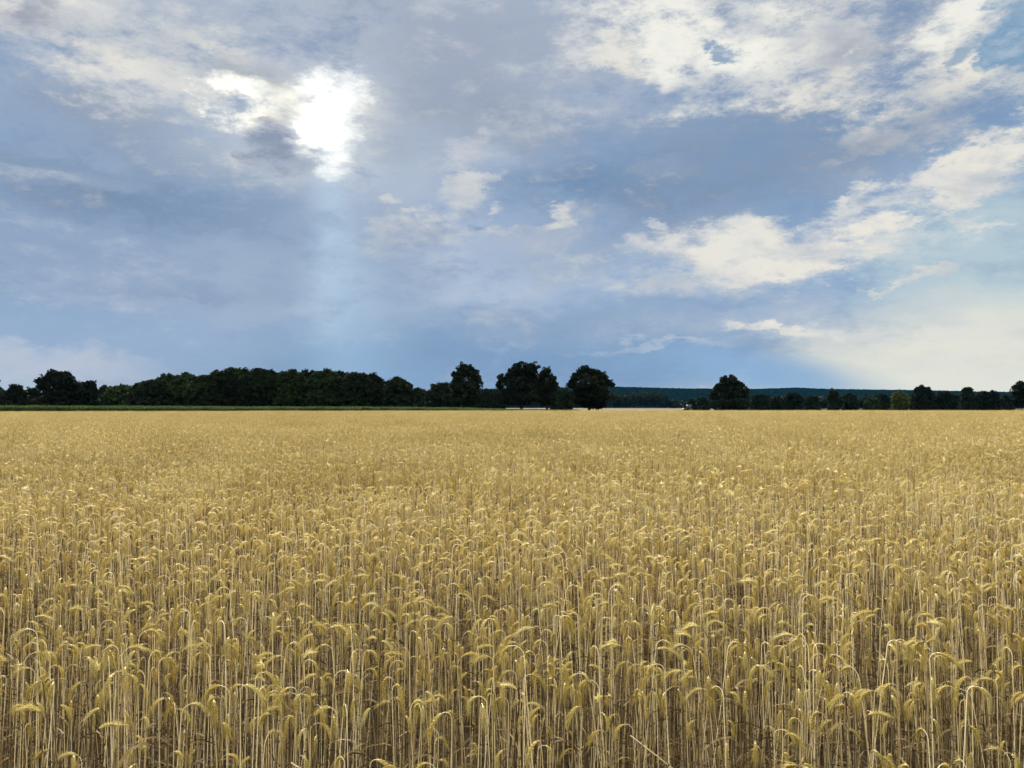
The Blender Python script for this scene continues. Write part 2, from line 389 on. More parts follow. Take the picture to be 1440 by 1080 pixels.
# ------------------------------------------------------------------ ground
def simple(name, fn):
    m = bpy.data.materials.new(name); m.use_nodes = True; nt = m.node_tree
    fn(nt, nt.links, nt.nodes['Principled BSDF']); return m
def ground_mat(c1, c2, sc, rough=.95, bump=.0):
    def fn(nt, L, pb):
        ge = nt.nodes.new('ShaderNodeNewGeometry'); no = nt.nodes.new('ShaderNodeTexNoise'); L.new(ge.outputs['Position'], no.inputs['Vector'])
        no.inputs['Scale'].default_value = sc; no.inputs['Detail'].default_value = 8; no.inputs['Roughness'].default_value = .65
        cr = nt.nodes.new('ShaderNodeValToRGB'); L.new(no.outputs['Fac'], cr.inputs[0])
        cr.color_ramp.elements[0].position = .35; cr.color_ramp.elements[1].position = .68
        cr.color_ramp.elements[0].color = (*c1, 1); cr.color_ramp.elements[1].color = (*c2, 1)
        L.new(cr.outputs[0], pb.inputs['Base Color']); pb.inputs['Roughness'].default_value = rough
        pb.inputs['Specular IOR Level'].default_value = .1
        if bump:
            bp = nt.nodes.new('ShaderNodeBump'); bp.inputs['Distance'].default_value = bump; L.new(no.outputs['Fac'], bp.inputs['Height']); L.new(bp.outputs[0], pb.inputs['Normal'])
    return fn
M_SOIL = simple('soil', ground_mat((.020, .014, .008), (.075, .052, .030), 6, bump=.03))
M_STUB = simple('stubble', ground_mat((.09, .062, .028), (.15, .11, .055), .02))
def sheet(name, pts, z, m):
    me = bpy.data.meshes.new(name); me.from_pydata([(x, y, z) for x, y in pts], [], [tuple(range(len(pts)))]); me.materials.append(m)
    return tag(obj(name, me), kind='structure')
sheet('ground', [(-5000, -600), (5000, -600), (5000, 5200), (-5000, 5200)], -0.02, M_SOIL)
sheet('stubble_field', [(-10, 300), (100, 300), (455, 1350), (-45, 1350)], 0.0, M_STUB)

# ------------------------------------------------------------------ cereal stalks
def stalk_curve(H, nod, neck, earlen, lean, wob, nstem=7, nneck=5, near=6):
    """planar curve (x, z); returns stem points and ear points, hanging towards +x"""
    L0 = H - neck * 0.55
    s_st = np.linspace(0, L0, nstem); ph = lean + wob * np.sin(s_st / L0 * 3.0)
    pts = [np.array([0.0, 0.0])]
    for i in range(1, nstem):
        d = s_st[i] - s_st[i - 1]; a_ = ph[i]; pts.append(pts[-1] + d * np.array([math.sin(a_), math.cos(a_)]))
    a0 = ph[-1]; a1 = lean + (nod - lean) * 0.60
    for i in range(nneck):
        a_ = a0 + (a1 - a0) * (i + 1) / nneck; pts.append(pts[-1] + neck / nneck * np.array([math.sin(a_), math.cos(a_)]))
    st = np.array(pts); ear = [st[-1]]
    for i in range(near):
        a_ = a1 + (nod - a1) * min(1, ((i + 1) / near) * 1.5); ear.append(ear[-1] + earlen / near * np.array([math.sin(a_), math.cos(a_)]))
    ear = np.array(ear)
    to3 = lambda q: np.stack([q[:, 0], np.zeros(len(q)), q[:, 1]], 1)
    return to3(st), to3(ear)

def make_stalk(rg, lod, H=None):
    """returns dict part -> MB"""
    H = H or rg.normal(0.97, 0.05)
    nod = R(rg.choice([rg.uniform(150, 182), rg.uniform(115, 155), rg.uniform(50, 115)], p=[.62, .24, .14]))
    neck = rg.uniform(0.022, 0.052); el_ = rg.uniform(0.040, 0.068)
    st, ear = stalk_curve(H, nod, neck, el_, rg.normal(0, .03), rg.normal(0, .02),
                          nstem=(7, 3, 2)[lod], nneck=(7, 4, 2)[lod], near=(8, 4, 2)[lod])
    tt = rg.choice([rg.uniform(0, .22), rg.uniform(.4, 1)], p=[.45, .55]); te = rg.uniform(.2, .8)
    stem = MB(); em = MB(); lfs = []
    w = (1.0, 1.1, 1.9)[lod]
    k = len(st)
    rad = np.interp(np.arange(k), [0, k - 1], [.0017, .0010]) * w
    V, F = tube(st, rad, (5, 3, 3)[lod], cap=False)
    zt = V[:, 2] / H
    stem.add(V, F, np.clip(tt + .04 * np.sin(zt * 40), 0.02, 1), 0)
    if lod == 0:
        for q in (rg.uniform(.35, .5), rg.uniform(.68, .8)):      # straw knots
            c = st[0] + (st[6] - st[0]) * q; V, F = tube([c - [0, 0, .004], c, c + [0, 0, .004]], [.0019, .0030, .0019], 5); stem.add(V, F, .15, 0)
    # ear
    T = np.gradient(ear, axis=0); T /= np.linalg.norm(T, axis=1)[:, None]; B = np.array([0, 1.0, 0]); Nn = np.cross(T, B)
    s = np.linspace(0, 1, len(ear))
    if lod == 0:
        V, F = tube(ear, .0028 * np.sqrt(np.clip(1.02 - s, .05, 1)) + .0006, 5); em.add(V, F, te - .1, 1)
        n = 17
        for i in range(n):
            u = (i + .6) / n; p = np.array([np.interp(u, s, ear[:, c]) for c in range(3)]); t = np.array([np.interp(u, s, T[:, c]) for c in range(3)]); t /= np.linalg.norm(t); nn = np.cross(t, B)
            sz = (0.75 + .4 * math.sin(math.pi * min(1, u * 1.15))) * rg.uniform(.9, 1.1)
            for sd_ in (0, 1, 2, 3):
                if (sd_ + i) % 2: continue
                an = sd_ * math.pi / 2 + rg.normal(0, .15)
                o_ = math.cos(an) * B + math.sin(an) * nn
                d = t * .96 + o_ * .26; d /= np.linalg.norm(d); q = np.cross(d, o_); q /= np.linalg.norm(q)
                c0 = p + o_ * .0020; l = .0094 * sz; wd = .0023 * sz
                mid = c0 + d * l * .45 + o_ * .0008
                V = [c0, mid + q * wd, mid + o_ * wd * .9, mid - q * wd, mid - o_ * wd * .6, c0 + d * l]
                em.add(V, [np.array([(0, 1, 2), (0, 2, 3), (0, 3, 4), (0, 4, 1), (5, 2, 1), (5, 3, 2), (5, 4, 3), (5, 1, 4)])], te + rg.uniform(-.15, .15), 1)
                al = rg.uniform(.028, .055); ad = d * .9 + o_ * .06 + rg.normal(0, .08, 3); ad[2] -= .22; ad /= np.linalg.norm(ad)
                tip = c0 + d * l; wq = .0005
                V = [tip + q * wq, tip - q * wq, tip + o_ * wq, tip + ad * al]
                em.add(V, [np.array([(0, 1, 3), (1, 2, 3), (2, 0, 3)])], te + .15, 2)
    else:
        r0 = (.0047, .0068)[lod - 1]
        prof = r0 * np.clip(np.sin(math.pi * (s * .82 + .16)), .25, 1)
        V, F = tube(ear, prof, (5, 4)[lod - 1], flat=.9); em.add(V, F, np.clip(te + .1 * np.cos(np.arange(len(V)) * 2.4), 0, 1), 1)
        na, wq = ((18, .0007), (6, .0022))[lod - 1]
        for i in range(na):
            u = rg.uniform(.15, 1); p = np.array([np.interp(u, s, ear[:, c]) for c in range(3)]); t = T[int(u * (len(ear) - 1))]
            an = rg.uniform(0, 6.28); o_ = math.cos(an) * B + math.sin(an) * np.cross(t, B)
            ad = t + o_ * .4; ad[2] -= .15; ad /= np.linalg.norm(ad); q = np.cross(ad, o_); al = rg.uniform(.045, .08)
            em.add([p + q * wq + o_ * r0 * .6, p - q * wq + o_ * r0 * .6, p + ad * al], [np.array([(0, 1, 2)])], te + .15, 2)
    # withered leaves
    nl = (rg.integers(1, 5), rg.integers(0, 3), rg.integers(0, 2))[lod]
    for i in range(nl):
        z = H * rg.uniform(.15, .72); an = rg.uniform(0, 6.28); ln = rg.uniform(.10, .24); wd = rg.uniform(.0025, .0055) * (1, 1.1, 1.6)[lod]
        seg = (7, 3, 2)[lod]; base = np.array([np.interp(z, st[:, 2], st[:, 0]), 0, z]); dirh = np.array([math.cos(an), math.sin(an), 0]); side = np.array([-math.sin(an), math.cos(an), 0])
        Vs = []; p = base; pitch = R(rg.uniform(20, 60)); tw = rg.uniform(-3, 3)
        for g in range(seg + 1):
            u = g / seg; a_ = pitch - u * R(rg.uniform(80, 140)); sdv = side * math.cos(tw * u) + np.array([0, 0, 1]) * math.sin(tw * u)
            ww = wd * (1 - u) ** .6 + .0004; Vs += [p + sdv * ww, p - sdv * ww]; p = p + ln / seg * (dirh * math.cos(a_) + np.array([0, 0, 1]) * math.sin(a_))
        lf = MB(); lfs.append(lf)
        ii = np.arange(seg) * 2; lf.add(Vs, [np.stack([ii, ii + 1, ii + 3, ii + 2], 1)], rg.uniform(.1, .8), 3)
    r_ = {'stem': stem, 'ear': em}
    for i, lf in enumerate(lfs): r_['leaf%d' % i] = lf
    return r_

def xform(V, x, y, rz, tilt=0.0, ta=0.0, sc=1.0):
    c, s_ = math.cos(rz), math.sin(rz); V = V * sc
    V = np.stack([V[:, 0] * c - V[:, 1] * s_, V[:, 0] * s_ + V[:, 1] * c, V[:, 2]], 1)
    if tilt: V[:, 0] += V[:, 2] * math.tan(tilt) * math.cos(ta); V[:, 1] += V[:, 2] * math.tan(tilt) * math.sin(ta)
    V[:, 0] += x; V[:, 1] += y
    return V

def height_at(x, y):
    """slow swell of the crop, as a factor on its height"""
    return 1 + .030 * np.sin(x * .35 + 1.3 * np.sin(y * .23)) + .055 * np.sin(y * 1.5 + .25 * x + 2 * np.sin(x * .11)) + .03 * np.sin(y * .31 - x * .07)

# source stalks: these meshes are shared by the front rows and the mass behind
VAR = [make_stalk(rng, 0) for _ in range(30)]
VMESH = []
for v in VAR:
    d = {k: (mb.mesh('wheat_' + k.rstrip('0123'), WHEAT, smooth=(k == 'stem')) if mb.n else None) for k, mb in v.items()}
    allm = MB()
    for k, mb in v.items():
        if mb.n: V, a_, b_, T, ma, mb_ = mb.merged(); allm.V.append(V); allm.T.append(T); allm.F3.append(a_ + allm.n); allm.F4.append(b_ + allm.n); allm.m3.append(ma); allm.m4.append(mb_); allm.n += len(V)
    d['all'] = allm.mesh('wheat_stalk_whole', WHEAT); VMESH.append(d)

def patch(rg, size, count, lod, nsrc=14):
    src = [make_stalk(rg, lod) for _ in range(nsrc)]
    P = MB()
    for i in range(count):
        s = src[i % nsrc]; x, y = rg.uniform(-size / 2, size / 2, 2); rz = rg.uniform(0, 6.283); ti = abs(rg.normal(0, .05)); ta = rg.uniform(0, 6.28); sc = rg.normal(1, .075); dt = rg.normal(0, .12)
        for mb in s.values():
            if not mb.n: continue
            V, a_, b_, T, ma, mb_ = mb.merged(); V = xform(V, x, y, rz, ti, ta, sc)
            P.V.append(V); P.T.append(np.clip(T + dt, 0, 1)); P.F3.append(a_ + P.n); P.F4.append(b_ + P.n); P.m3.append(ma); P.m4.append(mb_); P.n += len(V)
    return P.mesh('wheat_patch', WHEAT)

def instancer(name, meshes, pts, rot, scl, idx, mats):
    """ONE stuff object: a cloud of points whose geometry nodes put the plant meshes on them"""
    c = bpy.data.collections.new(name + '_sources')
    for i, m in enumerate(meshes): c.objects.link(bpy.data.objects.new('%s_source_%03d' % (name, i), m))
    me = bpy.data.meshes.new(name); me.vertices.add(len(pts)); me.vertices.foreach_set('co', np.asarray(pts, np.float32).ravel())
    a_ = me.attributes.new('rot', 'FLOAT_VECTOR', 'POINT'); a_.data.foreach_set('vector', np.asarray(rot, np.float32).ravel())
    a_ = me.attributes.new('scl', 'FLOAT_VECTOR', 'POINT'); a_.data.foreach_set('vector', np.asarray(scl, np.float32).ravel())
    a_ = me.attributes.new('pick', 'INT', 'POINT'); a_.data.foreach_set('value', np.asarray(idx, np.int32))
    for m in mats: me.materials.append(m)
    o = obj(name, me)
    ng = bpy.data.node_groups.new(name, 'GeometryNodeTree')
    ng.interface.new_socket('Geometry', in_out='INPUT', socket_type='NodeSocketGeometry'); ng.interface.new_socket('Geometry', in_out='OUTPUT', socket_type='NodeSocketGeometry')
    N = ng.nodes.new; gi = N('NodeGroupInput'); go = N('NodeGroupOutput'); ip = N('GeometryNodeInstanceOnPoints'); ci = N('GeometryNodeCollectionInfo')
    ci.inputs['Collection'].default_value = c; ci.inputs['Separate Children'].default_value = True; ci.inputs['Reset Children'].default_value = True
    ip.inputs['Pick Instance'].default_value = True
    def attr(nm, ty):
        n = N('GeometryNodeInputNamedAttribute'); n.data_type = ty; n.inputs['Name'].default_value = nm; return n.outputs[0]
    ng.links.new(gi.outputs[0], ip.inputs['Points']); ng.links.new(ci.outputs[0], ip.inputs['Instance'])
    ng.links.new(attr('pick', 'INT'), ip.inputs['Instance Index']); ng.links.new(attr('rot', 'FLOAT_VECTOR'), ip.inputs['Rotation']); ng.links.new(attr('scl', 'FLOAT_VECTOR'), ip.inputs['Scale'])
    ng.links.new(ip.outputs[0], go.inputs[0])
    o.modifiers.new('plants', 'NODES').node_group = ng
    return o

# --- where the stalks stand.  field: from about 1.7 m in front of the camera to its far edge
def far_edge(x): return 205 + .54 * x if x < 0 else 205 + .04 * x
DENS = 235.0
def front_density(x, y):
    e_ = 2.40 + .10 * np.sin(x * 3.1 + 1) + .07 * np.sin(x * 7.7)
    return np.clip((y - (e_ - .38)) / .75, 0.0, 1.0) ** 1.5
NEAR_END, MID_END = 7.0, 32.0
n = int(DENS * 2 * 6.6 * (NEAR_END - 1.5)); X = rng.uniform(-6.6, 6.6, n); Y = rng.uniform(1.5, NEAR_END, n)
gapn = .5 + .5 * np.sin(X * 5.3 + 2 * np.sin(Y * 3.7)) * np.sin(Y * 6.1 + 1.5 * np.sin(X * 4.1))
keep = (np.abs(X) < .80 * Y + .9) & (rng.uniform(0, 1, n) < front_density(X, Y) * (.55 + .45 * gapn)); X, Y = X[keep], Y[keep]
o_ = np.argsort(Y + 0 * X); X, Y = X[o_], Y[o_]
nn_ = len(X)
ROT = np.stack([rng.normal(0, .045, nn_), rng.normal(0, .045, nn_), rng.uniform(0, 6.283, nn_)], 1)
ZS = rng.normal(1, .085, nn_) * height_at(X, Y); ZS = np.clip(ZS, .72, 1.16)
PICK = rng.integers(0, len(VAR), nn_)
inview = np.abs(X) < .66 * Y + .02
front = np.where(inview)[0][:300]
rest = np.setdiff1d(np.arange(nn_), front)
print('near stalks', nn_, 'front rows to', Y[front].max())

def front_row():
    protos = {}
    for i in front:
        d = VMESH[PICK[i]]
        if PICK[i] not in protos:
            r = bpy.data.objects.new('wheat_stalk', None); COL.objects.link(r)
            kids = [obj(k.rstrip('0123'), d[k], r) for k in d if k != 'all' and d[k]]
            protos[PICK[i]] = (r, kids)
        else:
            pr, pk = protos[PICK[i]]; r = pr.copy(); COL.objects.link(r)
            for c in pk: q = c.copy(); COL.objects.link(q); q.parent = r
        r.empty_display_size = .05
        r.location = (X[i], Y[i], 0); r.rotation_euler = ROT[i]; r.scale = (ZS[i],) * 3
        tag(r, 'ripe straw-coloured cereal stalk with nodding awned ear, in the nearest rows of the field', 'wheat stalk', 'ripe stalks in the front rows of the field')
front_row()
q = np.stack([X[rest], Y[rest], np.zeros(len(rest))], 1)
w1 = instancer('wheat_stand', [d['all'] for d in VMESH], q, ROT[rest], np.repeat(ZS[rest][:, None], 3, 1), PICK[rest], WHEAT)
tag(w1, 'dense stand of ripe golden cereal behind the front rows', 'wheat', kind='stuff')

def tiles(size, y0, y1, meshes, jit=.02):
    P = []; Ro = []; Sc = []; I = []
    yy = np.arange(y0 + size / 2, y1, size)
    for y in yy:
        hw = .80 * y + 3; m = int(math.ceil(hw / size))
        for k in range(-m, m + 1):
            x = k * size
            if y > far_edge(x) + size: continue
            P.append((x + rng.uniform(-jit, jit), y, 0)); Ro.append((0, 0, rng.integers(0, 4) * math.pi / 2)); h = height_at(x, y) * rng.normal(1, .012); Sc.append((1, 1, h)); I.append(rng.integers(0, len(meshes)))
    return np.array(P), np.array(Ro), np.array(Sc), np.array(I)
mid = [patch(rng, 1.04, 225, 0, 32) for _ in range(5)]
w2 = instancer('wheat_field', mid, *tiles(1.0, NEAR_END, MID_END, mid), WHEAT)
tag(w2, 'ripe golden wheat field in the middle distance', 'wheat', kind='stuff')
w3 = instancer('distant_wheat', mid, *tiles(1.0, MID_END, 222, mid), WHEAT)
tag(w3, 'far part of the golden wheat field up to the trees', 'wheat', kind='stuff')

# ------------------------------------------------------------------ trees
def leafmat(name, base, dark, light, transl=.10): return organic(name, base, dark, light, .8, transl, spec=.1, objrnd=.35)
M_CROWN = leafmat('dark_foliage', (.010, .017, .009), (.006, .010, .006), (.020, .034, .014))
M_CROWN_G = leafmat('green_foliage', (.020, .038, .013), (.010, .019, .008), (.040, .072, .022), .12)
M_WILLOW = leafmat('willow_foliage', (.045, .065, .018), (.024, .036, .011), (.075, .10, .028), .25)
M_BARK = organic('bark', (.045, .035, .027), (.02, .016, .012), (.07, .055, .045), .9, 0)
def wx(px, D): return (px - 720) / FPX * D
def wz(py, D): return EYE + (HOR - py) / FPX * D

def clump_leaves(mb, C, rad, n, size, rg, tint):
    """n little leaf sprays scattered through each clump centre C"""
    m = len(C); c = np.repeat(C, n, 0); r = np.repeat(rad, n)
    d = rg.normal(0, 1, (m * n, 3)); d /= np.linalg.norm(d, axis=1)[:, None]; p = c + d * (r * rg.uniform(.2, 1.0, m * n) ** .6)[:, None] * [1, 1, .8]
    u = rg.normal(0, 1, (m * n, 3)); u /= np.linalg.norm(u, axis=1)[:, None]; v = np.cross(u, rg.normal(0, 1, (m * n, 3))); v /= np.linalg.norm(v, axis=1)[:, None]
    s = size * rg.uniform(.5, 1.25, (m * n, 1))
    V = np.stack([p - u * s, p - v * s * .55, p + u * s, p + v * s * .55], 1).reshape(-1, 3)
    t = np.repeat(np.clip(np.repeat(tint, n) + rg.normal(0, .12, m * n), 0, 1), 4)
    mb.add(V, [np.arange(m * n * 4).reshape(-1, 4)], t)

def tree(px, D, lobes, label, cat='tree', group=None, mat=None, leaf=.34, name='broadleaf_tree', seed=0, trunk_r=None, dens=.85, base_gap=None):
    """lobes: (px, py, rx, ry) ellipsoids of the crown, in photograph pixels at distance D"""
    rg = np.random.default_rng(1000 + seed); x0 = wx(px, D); k = D / FPX
    r = bpy.data.objects.new(name, None); COL.objects.link(r); r.location = (x0, D, 0)
    tag(r, label, cat, group)
    cr = MB(); L3 = []
    for (lx, ly, rx, ry) in lobes:
        c = np.array([wx(lx, D) - x0, rg.normal(0, .22) * rx * k, wz(ly, D)]); s = np.array([rx * k, rx * k * rg.uniform(.75, 1.05), ry * k]); L3.append((c, s))
        cl = leaf * 2.7
        n = int(max(6, 4.2 * dens * (s[0] * s[2] * 3.1) / (cl * cl)))
        d = rg.normal(0, 1, (n, 3)); d /= np.linalg.norm(d, axis=1)[:, None]
        rr = rg.uniform(0, 1, n) ** .38
        C = c + d * rr[:, None] * np.maximum(s - cl * .55, s * .45)
        out = rg.uniform(0, 1, n) < .16; C[out] += d[out] * (cl * .45)
        if base_gap: C = C[(C[:, 2] > base_gap + .3 * rg.normal(0, 1, len(C)))]
        C = C[C[:, 2] > .2]
        clump_leaves(cr, C, rg.uniform(.6, 1.15, len(C)) * cl * .8, 26, leaf, rg, rg.uniform(.15, .85, len(C)))
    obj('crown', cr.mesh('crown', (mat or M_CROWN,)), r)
    tops = [c[2] + s[2] for c, s in L3]; H = max(tops); tr = trunk_r or max(.12, H * .025)
    tb = MB(); bend = rg.normal(0, .02, 2) * H
    zz = np.linspace(0, H * .72, 8); P = np.stack([bend[0] * np.sin(zz / H * 2.2), bend[1] * np.sin(zz / H * 2), zz], 1)
    V, F = tube(P, tr * np.array([1.45, 1.05, .95, .85, .72, .58, .42, .25]), 8); tb.add(V, F, .5)
    for (c, s) in L3:
        z0 = min(H * .6, max(1.6, c[2] * .45)); b = np.array([np.interp(z0, zz, P[:, 0]), np.interp(z0, zz, P[:, 1]), z0])
        e = c + s * rg.uniform(-.25, .45, 3); m_ = b * .5 + e * .5 + np.array([0, 0, .06 * H]) * rg.uniform(-.4, 1)
        Q = np.array([b, b * .65 + m_ * .35, m_, m_ * .4 + e * .6, e]); V, F = tube(Q, tr * np.array([.5, .42, .32, .2, .08]), 6); tb.add(V, F, .4)
        for j in range(3):
            e2 = e + rg.normal(0, .28, 3) * s; Q = np.array([m_, (m_ + e2) / 2 + [0, 0, .02 * H], e2]); V, F = tube(Q, tr * np.array([.24, .15, .05]), 5); tb.add(V, F, .4)
    obj('trunk', tb.mesh('trunk', (M_BARK,), smooth=True), r)
    return r

def auto(px, top, w, seed, bot=578, nb=9, spiky=0):
    """crown lobes for a tree given its middle, top row and half width"""
    rg = np.random.default_rng(seed); h = bot - top; L = [(px, top + h * .55, w * .9, h * .45), (px, top + h * .78, w * .98, h * .30), (px, bot - 5, w * 1.05, 7)]
    for i in range(nb):
        a_ = math.pi * (i + .5) / nb + rg.normal(0, .12); f = rg.uniform(.50, .66)
        rx = w * rg.uniform(.26, .40); ry = h * rg.uniform(.13, .20)
        L.append((px + math.cos(a_) * w * f, top + h * .5 - math.sin(a_) * (h * .5 - ry) * rg.uniform(.86, 1.0), rx, ry))
    return L

# the five big free-standing trees in the middle
tree(655, 232, [(654, 521, 15, 12), (644, 529, 11, 10), (666, 527, 10, 9), (671, 537, 10, 8), (641, 541, 10, 9), (655, 546, 22, 16), (655, 562, 24, 13), (644, 557, 14, 12), (668, 556, 12, 12)],
     'tall dark broadleaf tree right of the long wood, in front of a rounded bluish one', seed=1)
tree(733, 236, [(733, 519, 16, 12), (748, 518, 11, 9), (721, 527, 12, 10), (707, 533, 9, 8), (703, 542, 7, 7), (745, 532, 13, 12), (730, 543, 26, 15), (728, 560, 29, 12), (712, 556, 14, 13)],
     'tallest tree of the close pair in the middle, with a low left shoulder', seed=2, base_gap=1.6)
tree(769, 244, [(768, 524, 9, 9), (761, 531, 9, 9), (777, 535, 8, 9), (781, 543, 6, 6), (768, 545, 17, 14), (756, 537, 9, 13), (756, 553, 11, 14), (769, 561, 17, 11)],
     'narrower pointed tree forming the right half of the close pair in the middle', seed=3, base_gap=1.6)
tree(829, 226, [(822, 522, 13, 9), (836, 524, 10, 8), (846, 530, 9, 8), (812, 530, 10, 9), (855, 538, 8, 7), (804, 540, 7, 8), (861, 541, 5, 5), (828, 541, 26, 14), (834, 556, 31, 13), (815, 556, 16, 14), (834, 569, 22, 8)],
     'broad round-topped free-standing tree right of the close pair, its crown sloping down to the right', seed=4)
tree(1026, 300, [(1022, 537, 12, 9), (1030, 535, 9, 8), (1040, 542, 10, 8), (1012, 545, 11, 9), (1047, 552, 8, 9), (1003, 556, 7, 8), (1026, 553, 24, 14), (1027, 567, 27, 10), (1020, 576, 16, 4), (1040, 576, 16, 4)],
     'solitary round dark tree standing by itself right of the farm tractor', seed=5, leaf=.42)
tree(1441, 300, [(1440, 546, 14, 12), (1430, 551, 8, 9), (1450, 550, 14, 14), (1436, 562, 14, 10)],
     'round dark tree cut by the right edge of the picture', seed=6, leaf=.42)
# left edge: only the tips of its branches reach the picture
tree(-22, 205, [(-22, 522, 22, 16), (-20, 545, 23, 20), (-24, 562, 24, 16)], 'tree almost wholly beyond the left edge, only its branch tips showing', seed=7)

# the long wood on the left: every tree on its edge
WOOD = [
    # px, top, half width, D, material, label
    (3, 545, 12, 300, 0, 'low bluish tree at the far left, lowest of the wood edge'),
    (22, 536, 13, 262, 0, 'small round tree second from the left edge, before the big domed one'),
    (45, 541, 12, 275, 0, 'low tree tucked against the left side of the big domed tree'),
    (80, 517, 31, 240, 0, 'big domed tree at the left end of the wood with sky showing through its top'),
    (124, 531, 16, 250, 0, 'rounded dark tree just right of the big domed tree'),
    (147, 538, 10, 268, 0, 'narrow low tree right of the rounded dark tree'),
    (170, 538, 17, 262, 1, 'low yellowish green tree in the dip of the wood'),
    (190, 540, 12, 256, 1, 'small green tree on the right side of the dip of the wood'),
    (209, 530, 20, 244, 0, 'dark tree where the wood begins to rise after the dip'),
    (237, 523, 19, 250, 1, 'green topped tree with a small peak, left part of the wood'),
    (262, 521, 20, 252, 1, 'flat topped green tree left of the highest dome of the wood'),
    (286, 524, 18, 245, 1, 'green tree just before the highest dome of the wood'),
    (310, 516, 20, 244, 0, 'dark tree on the left flank of the highest dome of the wood'),
    (334, 512, 22, 248, 1, 'highest tree of the long wood, its top touched with green'),
    (362, 514, 19, 242, 0, 'tree on the right flank of the highest dome of the wood'),
    (386, 517, 18, 250, 0, 'dark tree in the slight sag right of the highest dome'),
    (410, 515, 18, 244, 1, 'green topped tree, first of the level middle stretch of the wood'),
    (434, 516, 18, 248, 0, 'dark even tree in the level middle stretch of the wood'),
    (457, 515, 18, 240, 1, 'green tree with round top near the right end of the level stretch'),
    (480, 518, 17, 246, 0, 'tree at the right end of the level stretch of the wood'),
    (503, 518, 18, 238, 0, 'knobbly topped tree right of the level stretch of the wood'),
    (522, 522, 16, 242, 0, 'tree stepping down toward the right end of the wood'),
    (541, 531, 14, 250, 0, 'short tree in the notch before the last pointed tree'),
    (559, 526, 17, 236, 0, 'last pointed tree at the right end of the long wood'),
    (587, 542, 12, 330, 0, 'small far tree in the gap right of the long wood'),
    (604, 552, 12, 420, 1, 'lowest far bush-like tree in the gap between wood and free-standing trees'),
    (625, 535, 19, 290, 0, 'rounded bluish tree behind the left side of the tall dark tree'),
    (690, 544, 14, 330, 0, 'low tree filling the gap between the two tallest free-standing trees'),
    (790, 545, 12, 340, 0, 'low tree in the gap left of the broad round-topped tree'),
]
for i, (px, top, w, D, g, lab) in enumerate(WOOD):
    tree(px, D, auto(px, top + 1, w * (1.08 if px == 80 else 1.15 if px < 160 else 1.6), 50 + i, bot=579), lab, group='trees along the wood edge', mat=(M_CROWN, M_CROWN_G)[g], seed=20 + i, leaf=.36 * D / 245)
RIGHTT = [
    (975, 561, 8, 480, 0, 'small low tree right behind the farm tractor', 0),
    (989, 558, 10, 470, 0, 'low tree filling the space left of the solitary round tree', 0),
    (1068, 553, 15, 430, 0, 'low rounded tree right of the solitary round tree', 0),
    (1093, 557, 13, 440, 0, 'small tree second to the right of the solitary round tree', 0),
    (1115, 551, 16, 450, 0, 'domed tree below the highest swell of the far hill', 0),
    (1142, 556, 13, 430, 0, 'low tree left of the thin spired tree', 0),
    (1171, 546, 9, 400, 0, 'thin spired tree rising just to the hill line', 1),
    (1195, 551, 12, 410, 0, 'pointed tree right of the thin spired tree', 1),
    (1226, 559, 13, 400, 1, 'low green bush-like tree left of the pale willow', 0),
    (1241, 552, 12, 440, 0, 'dark tree behind the left side of the pale willow', 0),
    (1266, 549, 14, 372, 2, 'pale yellowish green willow standing out of the dark hedge', 0),
    (1298, 540, 19, 372, 0, 'tallest jagged topped tree of the right hand tree row', 1),
    (1326, 549, 16, 380, 0, 'rounded tree right of the tallest jagged one', 0),
    (1343, 553, 12, 390, 0, 'low even tree between two jagged ones on the right', 0),
    (1360, 543, 12, 378, 0, 'jagged small topped tree near the right end', 1),
    (1382, 550, 13, 385, 0, 'low tree left of the last twiggy one', 0),
    (1397, 548, 11, 380, 0, 'twiggy topped low tree last before the gap at the right edge', 1),
    (1414, 554, 11, 395, 0, 'low bush-like tree in the gap before the right edge tree', 0),
]
for i, (px, top, w, D, g, lab, sp) in enumerate(RIGHTT):
    L = auto(px, top + (3 if sp else 0), w, 150 + i, bot=579)
    if sp: L += [(px + q, top + 5 + abs(q) * .4, w * .22, 5) for q in (-w * .35, 0, w * .4)]
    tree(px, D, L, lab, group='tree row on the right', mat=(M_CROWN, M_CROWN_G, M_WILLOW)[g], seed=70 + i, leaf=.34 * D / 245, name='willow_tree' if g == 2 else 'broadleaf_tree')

def forest(name, label, D, prof, seed, size=1.1, depth=40, dens=1.0):
    """a far wood that reads as one mass; prof = list of (px, top row)"""
    rg = np.random.default_rng(seed); mb = MB(); p = np.array(prof, float); x0, x1 = wx(p[0, 0], D), wx(p[-1, 0], D)
    n = int((x1 - x0) * .9 * dens)
    for i in range(n):       # one rounded crown after another
        x = rg.uniform(x0, x1); d = D + rg.uniform(0, depth); px = 720 + x / D * FPX
        H = wz(np.interp(px, p[:, 0], p[:, 1]), D) * rg.uniform(.80, 1.02); w = rg.uniform(3.0, 6.0)
        m = 26; q = rg.normal(0, 1, (m, 3)); q /= np.linalg.norm(q, axis=1)[:, None]
        C = np.array([x, d, H * .55]) + q * [w, w, H * .42] * (rg.uniform(0, 1, (m, 1)) ** .4); C[:, 2] = np.clip(C[:, 2], .3, None)
        clump_leaves(mb, C, np.full(m, 2.2), 9, size, rg, rg.uniform(.2, .8, m))
    return tag(obj(name, mb.mesh(name, (M_CROWN,))), label, 'woodland', kind='stuff')
forest('distant_woodland', 'far dark wood along the foot of the hill on the left and middle', 980, [(560, 556), (600, 556), (680, 552), (800, 552), (866, 550), (884, 553), (894, 550), (912, 547), (930, 549), (944, 555), (953, 566)], 5)
